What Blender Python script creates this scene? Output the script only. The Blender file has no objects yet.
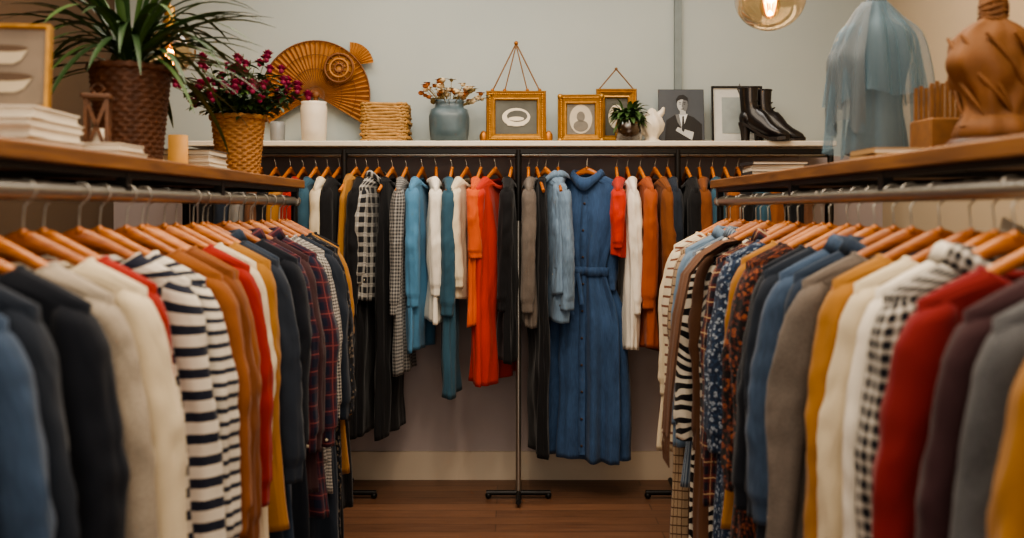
import bpy, math, random
from mathutils import Vector, Matrix, noise
R = random.Random(7)
pi = math.pi
sc = bpy.context.scene
try:
    sc.view_settings.view_transform = 'AgX'
    sc.view_settings.look = 'AgX - Medium High Contrast'
    sc.view_settings.exposure = .1
except Exception: pass

def lin(h, ds=0):
    if isinstance(h, str):
        h = h.lstrip('#'); c = [int(h[i:i+2], 16)/255 for i in (0, 2, 4)]
    else: c = h
    if ds:
        g_ = .3*c[0]+.55*c[1]+.15*c[2]; c = [x+(g_-x)*ds for x in c]
    return tuple([(x/12.92 if x <= .04045 else ((x+.055)/1.055)**2.4) for x in c])+(1,)

# ------------------------------------------------------------ materials
class NT:
    def __init__(s, name):
        s.m = bpy.data.materials.new(name); s.m.use_nodes = True
        s.t = s.m.node_tree; s.b = s.t.nodes['Principled BSDF']
    def n(s, typ, **kw):
        x = s.t.nodes.new(typ)
        for k, v in kw.items(): setattr(x, k, v)
        return x
    def l(s, a, b): s.t.links.new(a, b)
    def math(s, op, a, b=None):
        x = s.n('ShaderNodeMath', operation=op)
        for i, q in enumerate((a, b)):
            if q is None: continue
            if isinstance(q, (int, float)): x.inputs[i].default_value = q
            else: s.l(q, x.inputs[i])
        return x.outputs[0]
    def mix(s, f, a, b, blend='MIX'):
        x = s.n('ShaderNodeMix', data_type='RGBA', blend_type=blend)
        for q, i in ((f, 0), (a, 6), (b, 7)):
            if isinstance(q, (int, float, tuple)): x.inputs[i].default_value = q
            else: s.l(q, x.inputs[i])
        return x.outputs[2]
    def bump(s, h, strength, dist=.002, prev=None):
        x = s.n('ShaderNodeBump'); x.inputs['Strength'].default_value = strength
        x.inputs['Distance'].default_value = dist
        if prev is not None: s.l(prev, x.inputs['Normal'])
        s.l(h, x.inputs['Height']); s.l(x.outputs[0], s.b.inputs['Normal']); return x.outputs[0]

def mat(name, col, rough=.6, metal=0, var=.12, nscale=20, bump=0, spec=.5, emit=0, stretch=(1, 1, 1), alpha=1, coat=0):
    k = NT(name); b = k.b
    tc = k.n('ShaderNodeTexCoord'); mp = k.n('ShaderNodeMapping'); mp.inputs['Scale'].default_value = stretch
    k.l(tc.outputs['Object'], mp.inputs[0])
    nz = k.n('ShaderNodeTexNoise'); nz.inputs['Scale'].default_value = nscale; nz.inputs['Detail'].default_value = 5
    k.l(mp.outputs[0], nz.inputs['Vector'])
    c = lin(col); lo = tuple(x*(1-var*1.6) for x in c[:3])+(1,); hi = tuple(min(1, x*(1+var)) for x in c[:3])+(1,)
    k.l(k.mix(nz.outputs[0], lo, hi), b.inputs['Base Color'])
    b.inputs['Roughness'].default_value = rough; b.inputs['Metallic'].default_value = metal
    b.inputs['Specular IOR Level'].default_value = spec; b.inputs['Alpha'].default_value = alpha
    b.inputs['Coat Weight'].default_value = coat
    if emit:
        b.inputs['Emission Color'].default_value = c; b.inputs['Emission Strength'].default_value = emit
    if bump: k.bump(nz.outputs[0], bump, .004)
    return k.m

def wood(name, c1, c2, scale=6, axis=(1, 12, 12), rough=.45):
    k = NT(name); tc = k.n('ShaderNodeTexCoord'); mp = k.n('ShaderNodeMapping')
    mp.inputs['Scale'].default_value = axis; k.l(tc.outputs['Object'], mp.inputs[0])
    nz = k.n('ShaderNodeTexNoise'); nz.inputs['Scale'].default_value = scale; nz.inputs['Detail'].default_value = 8
    nz.inputs['Distortion'].default_value = .8
    k.l(mp.outputs[0], nz.inputs['Vector'])
    cr = k.n('ShaderNodeValToRGB'); cr.color_ramp.elements[0].position = .3; cr.color_ramp.elements[1].position = .7
    cr.color_ramp.elements[0].color = lin(c1); cr.color_ramp.elements[1].color = lin(c2)
    k.l(nz.outputs[0], cr.inputs[0]); k.l(cr.outputs[0], k.b.inputs['Base Color'])
    k.b.inputs['Roughness'].default_value = rough; k.bump(nz.outputs[0], .15)
    return k.m

FAB = {}
def fabric(name, c1, pat=None, c2='#ffffff', c3='#000000', s=.04, duty=.5, weave='plain', rough=.88):
    k = NT(name); b = k.b
    tc = k.n('ShaderNodeTexCoord'); sp = k.n('ShaderNodeSeparateXYZ'); k.l(tc.outputs['UV'], sp.inputs[0])
    u, v = sp.outputs[0], sp.outputs[1]
    def st(a, p, d, off=0): return k.math('LESS_THAN', k.math('FRACT', k.math('ADD', k.math('DIVIDE', a, p), off)), d)
    A, B, C = lin(c1, .16), lin(c2, .16), lin(c3, .16); col = A
    def vor(sc_):
        x = k.n('ShaderNodeTexVoronoi'); x.inputs['Scale'].default_value = sc_; k.l(tc.outputs['UV'], x.inputs['Vector']); return x
    if pat == 'stripe': col = k.mix(st(v, s, duty), A, B)
    elif pat == 'vstripe': col = k.mix(st(u, s, duty), A, B)
    elif pat == 'gingham':
        f = k.math('MULTIPLY', k.math('ADD', st(u, s, duty), st(v, s, duty)), .5); col = k.mix(f, A, B)
    elif pat == 'plaid':
        f = k.math('MULTIPLY', k.math('ADD', st(u, s, duty), st(v, s, duty)), .5); col = k.mix(f, A, B)
        g = k.math('MAXIMUM', st(u, s, .08, .3), st(v, s, .08, .3)); col = k.mix(g, col, C)
    elif pat == 'grid':
        g = k.math('MAXIMUM', st(u, s, duty), st(v, s, duty)); col = k.mix(g, A, B)
    elif pat == 'floral':
        x = vor(1/s); f = k.math('LESS_THAN', x.outputs['Distance'], .38)
        n2 = k.n('ShaderNodeTexNoise'); n2.inputs['Scale'].default_value = 1.4/s; k.l(tc.outputs['UV'], n2.inputs['Vector'])
        g = k.math('GREATER_THAN', n2.outputs[0], .55)
        n3 = k.n('ShaderNodeTexNoise'); n3.inputs['Scale'].default_value = 3/s; k.l(tc.outputs['UV'], n3.inputs['Vector'])
        f = k.math('MULTIPLY', f, k.math('GREATER_THAN', n3.outputs[0], .45))
        col = k.mix(f, k.mix(g, A, C), B)
    elif pat == 'zebra':
        w = k.n('ShaderNodeTexWave'); w.bands_direction = 'Y'; w.inputs['Scale'].default_value = .32/s; w.inputs['Distortion'].default_value = 7
        w.inputs['Detail Scale'].default_value = 1.2; w.inputs['Detail'].default_value = 1
        k.l(tc.outputs['UV'], w.inputs['Vector']); col = k.mix(k.math('GREATER_THAN', w.outputs[1], .5), A, B)
    nz = k.n('ShaderNodeTexNoise'); nz.inputs['Scale'].default_value = 260 if weave != 'denim' else 180; nz.inputs['Detail'].default_value = 3
    mp = k.n('ShaderNodeMapping'); mp.inputs['Scale'].default_value = (1, 1, 1) if weave != 'denim' else (1, .15, 1)
    k.l(tc.outputs['UV'], mp.inputs[0]); k.l(mp.outputs[0], nz.inputs['Vector'])
    nb = k.n('ShaderNodeTexNoise'); nb.inputs['Scale'].default_value = 9; nb.inputs['Detail'].default_value = 3; k.l(tc.outputs['UV'], nb.inputs['Vector'])
    amt = {'plain': .10, 'denim': .36, 'knit': .2, 'heather': .5}[weave]
    f = k.math('MULTIPLY', k.math('ADD', nz.outputs[0], nb.outputs[0]), .5)
    sh = k.n('ShaderNodeMapRange'); sh.inputs[1].default_value = .3; sh.inputs[2].default_value = .7
    sh.inputs[3].default_value = 1-amt; sh.inputs[4].default_value = 1+amt*.8; k.l(f, sh.inputs[0])
    cm = k.n('ShaderNodeCombineColor')
    for i in range(3): k.l(sh.outputs[0], cm.inputs[i])
    k.l(k.mix(1.0, col, cm.outputs[0], 'MULTIPLY'), b.inputs['Base Color'])
    b.inputs['Roughness'].default_value = rough; b.inputs['Specular IOR Level'].default_value = .22
    b.inputs['Sheen Weight'].default_value = .1; b.inputs['Sheen Roughness'].default_value = .5
    # soft, mostly vertical cloth creases
    m2 = k.n('ShaderNodeMapping'); m2.inputs['Scale'].default_value = (1.6, .42, 1); m2.inputs['Rotation'].default_value = (0, 0, .22)
    k.l(tc.outputs['UV'], m2.inputs[0]); nc = k.n('ShaderNodeTexNoise'); nc.inputs['Scale'].default_value = 12; nc.inputs['Detail'].default_value = 1.5
    nc.inputs['Distortion'].default_value = .7; k.l(m2.outputs[0], nc.inputs['Vector'])
    pv = k.bump(nc.outputs[0], .38 if weave != 'knit' else .22, .022)
    if weave == 'knit':
        w = k.n('ShaderNodeTexWave'); w.bands_direction = 'X'; w.inputs['Scale'].default_value = 110; w.inputs['Distortion'].default_value = 1
        k.l(tc.outputs['UV'], w.inputs['Vector']); k.bump(k.math('ADD', w.outputs[1], nz.outputs[0]), .22, .001, pv)
    else: k.bump(nz.outputs[0], .25, .001, pv)
    FAB[name] = k.m; return k.m

fabric('navy', '#252e3c'); fabric('darknavy', '#1a1f2a', weave='knit')
fabric('denim', '#3d526e', weave='denim'); fabric('denimdark', '#2a394e', weave='denim')
fabric('denimlight', '#6c86a0', weave='denim'); fabric('denimdress', '#345078', weave='denim')
fabric('oat', '#a79a88', weave='heather'); fabric('gray', '#7d7b78', weave='heather'); fabric('slate', '#58595c', weave='heather')
fabric('cream', '#d5c4a4'); fabric('white', '#e2d9c8'); fabric('rust', '#91501e', weave='knit'); fabric('rust2', '#7e441d')
fabric('rustorange', '#a54a1e'); fabric('mustard', '#a8702a'); fabric('red', '#a2241a'); fabric('crimson', '#861d1e')
fabric('orange', '#d6541e'); fabric('scarlet', '#c62c18'); fabric('maroon', '#42282c', weave='knit'); fabric('black', '#17171a')
fabric('teal', '#2f5468'); fabric('blue', '#467fa6'); fabric('brown', '#6b4630', weave='knit'); fabric('taupe', '#6a6058', weave='heather')
fabric('bwstripe', '#d9d0bf', 'stripe', '#23283a', s=.042, duty=.45); fabric('bwstripe2', '#d9d0bf', 'stripe', '#292e3e', s=.026, duty=.4)
fabric('burgplaid', '#4a1e2b', 'plaid', '#1c2038', '#7c3a3c', s=.05); fabric('graycheck', '#beb8ae', 'gingham', '#33323a', s=.011)
fabric('bwplaid', '#b7b2a8', 'plaid', '#1c1d22', '#8b8985', s=.045, duty=.6); fabric('houndstooth', '#94918c', 'gingham', '#35363a', s=.016)
fabric('gingham', '#c9c2b5', 'gingham', '#1a1b24', s=.022, duty=.6); fabric('darkfloral', '#14161b', 'floral', '#7a6a58', '#1c2434', s=.018)
fabric('rustfloral', '#1b171b', 'floral', '#9c4f2c', '#5e2a20', s=.018); fabric('bluefloral', '#22304a', 'floral', '#94a2b2', '#2c4464', s=.014)
fabric('zebra', '#d6cebc', 'zebra', '#1b1b20', s=.035); fabric('creamstripe', '#d0c2a6', 'stripe', '#7b4f3e', s=.035, duty=.25)
fabric('bluestripe', '#8c9aa6', 'vstripe', '#465a74', s=.012); fabric('tancheck', '#a58b6c', 'grid', '#5e4330', s=.03, duty=.15)
fabric('redplaid', '#6e2a24', 'plaid', '#1f1f2c', '#b4966c', s=.045)

M_hang = [wood('hanger_wood_a', '#a85e24', '#cf833a', 8, (3, 20, 20), .33), wood('hanger_wood_b', '#8f4b1a', '#b86e2c', 8, (3, 20, 20), .33)]
M_chrome = mat('brushed_chrome', '#aaa59c', .33, .9, .05, 30); M_black = mat('black_metal', '#1f1e1e', .45, .5, .1)
M_button = mat('button_horn', '#cbbfa6', .4); M_dbutton = mat('button_dark', '#3a2a20', .4)
M_shelf = wood('shelf_wood', '#5f3b1c', '#916234', 3, (14, 1.2, 14), .5)
M_gold = mat('aged_gold', '#bb8a42', .4, .65, .3, 60, .3); M_paper = mat('paper', '#d9d0bf', .85)
def glassmat(name, tint='#ffffff', base=.08):
    m = bpy.data.materials.new(name); m.use_nodes = True; t = m.node_tree; t.nodes.clear()
    o = t.nodes.new('ShaderNodeOutputMaterial'); mx = t.nodes.new('ShaderNodeMixShader'); tr = t.nodes.new('ShaderNodeBsdfTransparent')
    g = t.nodes.new('ShaderNodeBsdfGlossy'); g.inputs['Roughness'].default_value = .05; tr.inputs[0].default_value = lin(tint)
    lw = t.nodes.new('ShaderNodeLayerWeight'); lw.inputs[0].default_value = .3
    a = t.nodes.new('ShaderNodeMath'); a.operation = 'ADD'; a.inputs[1].default_value = base
    t.links.new(lw.outputs['Facing'], a.inputs[0]); t.links.new(a.outputs[0], mx.inputs[0]); t.links.new(tr.outputs[0], mx.inputs[1])
    t.links.new(g.outputs[0], mx.inputs[2]); t.links.new(mx.outputs[0], o.inputs[0]); return m
M_glass = glassmat('clear_glass', '#fff0d8', .04)
M_amber = glassmat('amber_glass', '#fbe9cb', .05)

# ------------------------------------------------------------ mesh builder
class MB:
    def __init__(s): s.v = []; s.f = []; s.m = []; s.uv = []; s.sm = []
    def grid(s, rows, m=0, close=True, smooth=True, u0=0., v0=0.):
        n = len(rows[0]); base = len(s.v); per = 0
        for r in rows:
            p = sum((Vector(r[j])-Vector(r[j-1])).length for j in range(1, n)); per = max(per, p)
        du = per/max(1, n-1); vs = [v0]
        for i in range(1, len(rows)):
            d = sum((Vector(rows[i][j])-Vector(rows[i-1][j])).length for j in range(0, n, max(1, n//6)))/len(range(0, n, max(1, n//6)))
            vs.append(vs[-1]+d)
        for r in rows: s.v.extend([tuple(p) for p in r])
        for i in range(len(rows)-1):
            for j in range(n if close else n-1):
                k = (j+1) % n
                s.f.append((base+i*n+j, base+i*n+k, base+(i+1)*n+k, base+(i+1)*n+j))
                s.uv.append(((u0+j*du, vs[i]), (u0+(j+1)*du, vs[i]), (u0+(j+1)*du, vs[i+1]), (u0+j*du, vs[i+1])))
                s.m.append(m); s.sm.append(smooth)
    def poly(s, pts, m=0, smooth=False):
        b = len(s.v); s.v.extend([tuple(p) for p in pts]); s.f.append(tuple(range(b, b+len(pts))))
        s.uv.append(tuple((p[0], p[2]) for p in pts)); s.m.append(m); s.sm.append(smooth)
    def box(s, c, d, m=0, rot=None, bev=0.0):
        x, y, z = d[0]/2, d[1]/2, d[2]/2; b = bev
        def T(p):
            p = Vector(p)
            if rot is not None: p = rot @ p
            return p+Vector(c)
        if b <= 0: lv = [(-z, 0), (z, 0)]
        else: lv = [(-z, b), (-z+b, 0), (z-b, 0), (z, b)]
        rows = []
        for zz, i in lv:
            rows.append([T((-x+i+b, -y+i, zz)), T((x-i-b, -y+i, zz)), T((x-i, -y+i+b, zz)), T((x-i, y-i-b, zz)), T((x-i-b, y-i, zz)), T((-x+i+b, y-i, zz)), T((-x+i, y-i-b, zz)), T((-x+i, -y+i+b, zz))] if b > 0 else
                        [T((-x, -y, zz)), T((x, -y, zz)), T((x, y, zz)), T((-x, y, zz))])
        s.grid(rows, m, True, False); s.poly(list(reversed(rows[0])), m); s.poly(rows[-1], m)
    def tube(s, pts, r, m=0, n=8, cap=True):
        pts = [Vector(p) for p in pts]; rows = []; up = None
        for i, p in enumerate(pts):
            t = (pts[min(i+1, len(pts)-1)]-pts[max(i-1, 0)]).normalized()
            if up is None: up = Vector((0, 0, 1)) if abs(t.z) < .9 else Vector((0, 1, 0))
            a = t.cross(up)
            if a.length < 1e-4: a = t.cross(Vector((1, 0, 0)))
            a.normalize(); b = a.cross(t).normalized(); up = b
            rr = r(i/(len(pts)-1)) if callable(r) else r
            ra, rb = rr if isinstance(rr, tuple) else (rr, rr)
            rows.append([p+a*math.cos(2*pi*j/n)*ra+b*math.sin(2*pi*j/n)*rb for j in range(n)])
        s.grid(rows, m)
        if cap: s.poly(rows[0], m); s.poly(list(reversed(rows[-1])), m)
    def lathe(s, prof, c=(0, 0, 0), m=0, n=32, fn=None, cap=True):
        rows = []
        for i, (r, z) in enumerate(prof):
            row = []
            for j in range(n):
                a = 2*pi*j/n; rr = r; dz = 0
                if fn: rr, dz = fn(r, z, a, i/(len(prof)-1))
                row.append(Vector((c[0]+rr*math.cos(a), c[1]+rr*math.sin(a), c[2]+z+dz)))
            rows.append(row)
        s.grid(rows, m)
        if cap: s.poly(list(reversed(rows[0])), m); s.poly(rows[-1], m)
    def ball(s, c, r, m=0, n=10, sq=(1, 1, 1)):
        rows = []
        for i in range(n//2+1):
            p = pi*(i/(n//2)); q = max(.001, math.sin(p))
            rows.append([Vector(c)+Vector((r*sq[0]*q*math.cos(2*pi*j/n), r*sq[1]*q*math.sin(2*pi*j/n), -r*sq[2]*math.cos(p))) for j in range(n)])
        s.grid(rows, m)
    def build(s, name, mats, loc=(0, 0, 0), rot=(0, 0, 0), parent=None):
        me = bpy.data.meshes.new(name); me.from_pydata(s.v, [], s.f)
        for x in mats: me.materials.append(x)
        me.polygons.foreach_set('material_index', s.m); me.polygons.foreach_set('use_smooth', s.sm)
        uvl = me.uv_layers.new(name='UVMap'); fl = []
        for q in s.uv:
            for p in q: fl.extend(p)
        uvl.data.foreach_set('uv', fl); me.update()
        return place(me, name, loc, rot, parent)
def place(me, name, loc, rot=(0, 0, 0), parent=None):
    o = bpy.data.objects.new(name, me); o.location = loc; o.rotation_euler = rot
    sc.collection.objects.link(o)
    if parent: o.parent = parent
    return o

# ------------------------------------------------------------ room
WALLY = 4.53; XL = -2.0; XR = 1.86; YF = -2.2; H = 2.95
k = NT('back_wall_paint'); b = k.b
tc = k.n('ShaderNodeTexCoord'); nz = k.n('ShaderNodeTexNoise'); nz.inputs['Scale'].default_value = 1.6; nz.inputs['Detail'].default_value = 6
k.l(tc.outputs['Object'], nz.inputs['Vector']); k.l(k.mix(nz.outputs[0], lin('#9fa8a6'), lin('#b3bab5')), b.inputs['Base Color']); b.inputs['Roughness'].default_value = .85
M_wall = k.m
M_wallR = mat('warm_wall_paint', '#b8a68c', .85, 0, .06, 3); M_wallL = mat('brown_wall_paint', '#5c4b3b', .85, 0, .1, 3)
M_lowshade = mat('mauve_lower_shade', '#a59997', .8, 0, .08, 4); M_base = mat('trim_paint', '#c4b5a2', .6, 0, .05, 5)
M_ceil = mat('ceiling_paint', '#c4bdb0', .9, 0, .04, 3)
def slab(name, a, bb, m):
    x = MB(); c = [(a[i]+bb[i])/2 for i in range(3)]; d = [abs(bb[i]-a[i]) for i in range(3)]
    x.box((0, 0, 0), d, 0); return x.build(name, [m], c)
slab('wall_back', (XL-.1, WALLY, 0), (XR+.1, WALLY+.1, H), M_wall)
slab('wall_left', (XL-.1, YF, 0), (XL, WALLY, H), M_wallL); slab('wall_right', (XR, YF, 0), (XR+.1, WALLY, H), M_wallR)
slab('wall_front', (XL-.1, YF-.1, 0), (XR+.1, YF, H), M_wallR); slab('ceiling', (XL-.1, YF-.1, H), (XR+.1, WALLY+.1, H+.1), M_ceil)
slab('trim_1', (.815, WALLY-.025, 1.70), (.85, WALLY, H), mat('trim_gray_paint', '#7d8786', .8))  # thin vertical trim at the wall corner, darker than the wall paint
slab('wall_shade_panel', (XL, WALLY-.012, .14), (XR, WALLY, 1.62), M_lowshade)  # added panel over the wall, shade under the ledge put into its mauve colour
slab('baseboard_back', (XL, WALLY-.03, 0), (XR, WALLY, .14), M_base)
slab('baseboard_left', (XL, YF, 0), (XL+.02, WALLY-.03, .14), M_base); slab('baseboard_right', (XR-.02, YF, 0), (XR, WALLY-.03, .14), M_base)
k = NT('plank_floor'); tc = k.n('ShaderNodeTexCoord'); br = k.n('ShaderNodeTexBrick'); k.l(tc.outputs['Object'], br.inputs['Vector'])
br.inputs['Scale'].default_value = 1; br.inputs['Brick Width'].default_value = 1.4; br.inputs['Row Height'].default_value = .09; br.inputs['Mortar Size'].default_value = .003
br.inputs['Color1'].default_value = lin('#75503a'); br.inputs['Color2'].default_value = lin('#4e3427'); br.inputs['Mortar'].default_value = lin('#1c110c')
mp = k.n('ShaderNodeMapping'); mp.inputs['Scale'].default_value = (1.5, 22, 1); k.l(tc.outputs['Object'], mp.inputs[0])
nz = k.n('ShaderNodeTexNoise'); nz.inputs['Scale'].default_value = 3; nz.inputs['Detail'].default_value = 8; k.l(mp.outputs[0], nz.inputs['Vector'])
k.l(k.mix(.45, br.outputs[0], k.mix(nz.outputs[0], lin('#2c1d15'), lin('#977056'))), k.b.inputs['Base Color'])
k.b.inputs['Roughness'].default_value = .42; k.bump(br.outputs['Fac'], -.4)
slab('floor', (XL-.1, YF-.1, -.1), (XR+.1, WALLY+.1, 0), k.m)

# ------------------------------------------------------------ hangers
ZC = -.078
def arm_z(u): a = abs(u)/.21; return ZC-.105*(a**1.25)
def hanger_mesh(m):
    h = MB(); pts = []
    for i in range(29):
        u = -.184+.368*i/28; a = abs(u)/.184
        pts.append((u, -.010*(1-a**2)+.003, arm_z(u)-.004-.012*a**2))
    h.tube(pts, lambda t: (.0075, .011+.006*math.exp(-((t-.5)/.09)**2)-.003*abs(2*t-1)), 0, 10)
    h.ball((0, -.008, ZC+.006), .009, 0, 8)
    hk = [(0, -.008, ZC), (0, -.006, ZC+.03), (0, 0, -.026)]
    for i in range(11):
        a = -pi*.35+pi*1.2*i/10; hk.append((.0187*math.cos(a), 0, .0187*math.sin(a)))
    h.tube(hk, .0017, 1, 6)
    me = bpy.data.meshes.new('hanger'); me.from_pydata(h.v, [], h.f); me.materials.append(m); me.materials.append(M_chrome)
    me.polygons.foreach_set('material_index', h.m); me.polygons.foreach_set('use_smooth', [True]*len(h.f))
    me.uv_layers.new(name='UVMap'); return me
HM = [hanger_mesh(m) for m in M_hang]

NG = [0]
def garment(name, x, y, rz, yaw, fab, L=.68, hw=.235, th=.040, sleeve=.57, flare=.05, collar='crew', buttons=False, belt=0, pinch=.25,
            fold=.014, nw=None, sw=.2, drop=.04, cuff=True, sr=.042, kf=None, tag=False, taper=0):
    if nw is None: nw = .085 if collar == 'shirt' else .108
    NG[0] += 1; rr = random.Random(NG[0]*13+5); g = MB()
    sw *= rr.uniform(.94, 1.03); flare *= rr.uniform(.5, 1.35); sr *= rr.uniform(.86, 1.06); sleeve *= rr.uniform(.93, 1.05); hw *= rr.uniform(.94, 1.05)
    p1, p2, p3 = [rr.uniform(0, 6.28) for _ in range(3)]
    k1 = kf or rr.choice([5, 6, 7]); k2 = k1+rr.choice([3, 4, 5]); so = rr.uniform(0, 50)
    zs = arm_z(sw)-.002; N = 60 if L < 1.2 else 90
    def ring(w, t_, z, t, q=0., ex=0.):
        row = []
        for j in range(N):
            a = 2*pi*j/N; c, s_ = math.cos(a), math.sin(a)
            A = .001+fold*max(0, t)**.8
            d = A*(.6*math.sin(k1*a+p1+.9*t)+.4*math.sin(k2*a+p2-1.3*t))
            nn = noise.noise(Vector((c*w*9+so, s_*3, z*4)))*(.004+.012*min(1, t*2)) if t > 0 else 0
            nn += noise.noise(Vector((c*w*26+so, s_*3+z*3, z*9)))*.0035*min(1, t*6)
            cu = math.copysign(abs(c)**.85, c); cs = math.copysign(abs(s_)**.75, s_)
            X = cu*(w+ex)+(d*.8+nn*.6)*c+.010*math.sin(p3+3*t)*t; Y = cs*(t_+ex)+(d+nn)*1.1*abs(cs)**.5*math.copysign(1, s_)
            Z = z-q*max(0, -s_)**2-q*.25*max(0, s_)**2+.008*math.sin(2*a+p1)*t*t
            row.append(Vector((X, Y, Z)))
        return row
    def body(t):
        w = sw+(.19-sw)*min(1, t/.14) if t < .14 else .19+(hw-.19)*((t-.14)/.86)
        if belt: w = sw*.97+(hw-sw*.97)*t
        w = w*(1-taper*t)
        tt = .024+(th-.024)*min(1, t/.25)
        if belt: e = math.exp(-((t-belt)/.11)**2); w *= 1-pinch*e; tt *= 1-pinch*.7*e
        return w, tt
    rows = []
    for i in range(8):
        f = i/7; u = nw+(sw-nw)*f; rows.append(ring(u, .034-.011*f, arm_z(u)+.005+.003*f, 0, drop*(1-f)**1.5))
    nb = 38 if L < 1 else 54
    for i in range(1, nb+1):
        t = i/nb; w, tt = body(t); rows.append(ring(w, tt, zs-L*t, t))
    w, tt = body(1); rows.append(ring(w-.006, tt-.006, zs-L+.001, 1)); rows.append(ring(w-.008, tt-.008, zs-L+.05, 1))
    g.grid(rows, 0)
    def nring(e, dz, fr=0):
        o = []
        for j in range(N):
            a = 2*pi*j/N; f = max(0, -math.sin(a)); o.append(Vector((math.cos(a)*(nw+e), math.sin(a)*(.034+e), arm_z(nw)+.005+dz-drop*f**2-drop*.25*max(0, math.sin(a))**2-fr*f**6)))
        return o
    if collar == 'crew':
        g.grid([nring(.003, -.012), nring(.004, -.004), nring(.001, .005), nring(-.003, .006), nring(-.006, -.004)], 0)
    elif collar == 'shirt':
        g.grid([nring(.001, -.004), nring(-.006, .016), nring(-.003, .024), nring(.007, .018), nring(.02, -.008, fr=.03), nring(.016, -.008, fr=.03), nring(.003, .008)], 0)
    if buttons:
        fr = []
        for i in range(30):
            t = .03+.95*i/29; w, tt = body(t); rw = ring(w, tt, zs-L*t, t)
            c0 = rw[int(N*.75)]; y0 = min(rw[int(N*.75)+q].y for q in (-1, 0, 1))-.003; fr.append([Vector((-.016, y0+.003, c0.z)), Vector((-.015, y0-.002, c0.z)), Vector((.015, y0-.002, c0.z)), Vector((.016, y0+.003, c0.z))])
            if i % 3 == 1: g.ball((0, y0-.004, c0.z), .0065, 1, 8, (1, .4, 1))
        g.grid(fr, 0, close=False)
    if belt:
        rws = []
        for dz, e in ((.02, .004), (.019, .010), (-.019, .010), (-.02, .004)):
            w, tt = body(belt); rws.append(ring(w, tt, zs-L*belt+dz, belt, 0, e+.004))
        g.grid(rws, 0)
        w, tt = body(belt); yb = -(tt+.026)
        g.ball((-.02, yb, zs-L*belt), .018, 0, 10, (1.3, .6, .8))
        g.tube([(-.02, yb-.003, zs-L*belt), (-.04, yb-.016, zs-L*belt-.08), (-.035, yb-.03, zs-L*belt-.2)], lambda t: (.013, .004), 0, 6)
        g.tube([(-.02, yb-.003, zs-L*belt), (0, yb-.018, zs-L*belt-.07), (.012, yb-.026, zs-L*belt-.15)], lambda t: (.013, .004), 0, 6)
    if sleeve:
        for sd in (-1, 1):
            ph = rr.uniform(0, 6); sv = rr.uniform(-.02, .02); ns = 48; M = 28; rws = []; el = rr.uniform(.35, .5)
            def srow(t, r, dz=0):
                row = []; bend = .012*math.exp(-((t-el)/.2)**2)
                cx = sd*(sw-.026+flare*min(1, t*1.15)**.8+bend); cy = sv*t
                cz = zs+.006-sleeve*t+dz; ed = math.exp(-((t-el)/.15)**2)
                for j in range(M):
                    a = 2*pi*j/M; ca, sa = math.cos(a), math.sin(a)
                    wr = .012*noise.noise(Vector((ca*1.3+so, sa*1.3+ph, t*1.6)))*min(1, t*6)
                    wr += (.0025+.0045*ed)*noise.noise(Vector((ca*1.2+so*2, sa*1.2+t*4*sd, t*sleeve*22)))*min(1, t*8)
                    wr += .005*noise.noise(Vector((ca*2.6+so, sa*2.6, t*2.5)))*min(1, t*4)
                    row.append(Vector((cx+(r+wr)*ca, cy+(min(r, .033)+wr*.7)*sa, cz-.35*sd*ca*r*(1-min(1, t*6)))))
                return row
            for i in range(ns+1):
                t = i/ns; r = sr*(.45+.55*min(1, (t/.1))**.5) if t < .1 else sr*(1-.24*(t-.1)/.9)
                if cuff and t > .91: r *= .82
                rws.append(srow(t, r))
            rws.append(srow(1, sr*.5)); rws.append(srow(.95, sr*.45)); g.grid(rws, 0)
            if cuff and collar == 'shirt' and sleeve > .4: g.ball((sd*(sw-.026+flare), sv-.033, zs+.006-sleeve*.96), .005, 1, 8, (1, .4, 1))
    ob = g.build(name, [FAB[fab], M_button if rr.random() < .6 else M_dbutton], (x, y, rz), (0, 0, yaw))
    place(rr.choice(HM), 'hanger', (0, 0, 0), (0, 0, rr.uniform(-.04, .04)), ob)
    if tag:
        t = MB(); t.box((.07, -.047, ZC-.005), (.085, .002, .05), 0, Matrix.Rotation(.5, 3, 'Y') @ Matrix.Rotation(-.6, 3, 'X'))
        t.tube([(.0, -.012, ZC+.01), (.02, -.03, ZC+.012), (.04, -.042, ZC+.0)], .0008, 0, 5); t.build('paper_tag', [M_paper], parent=ob)
    return ob

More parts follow.
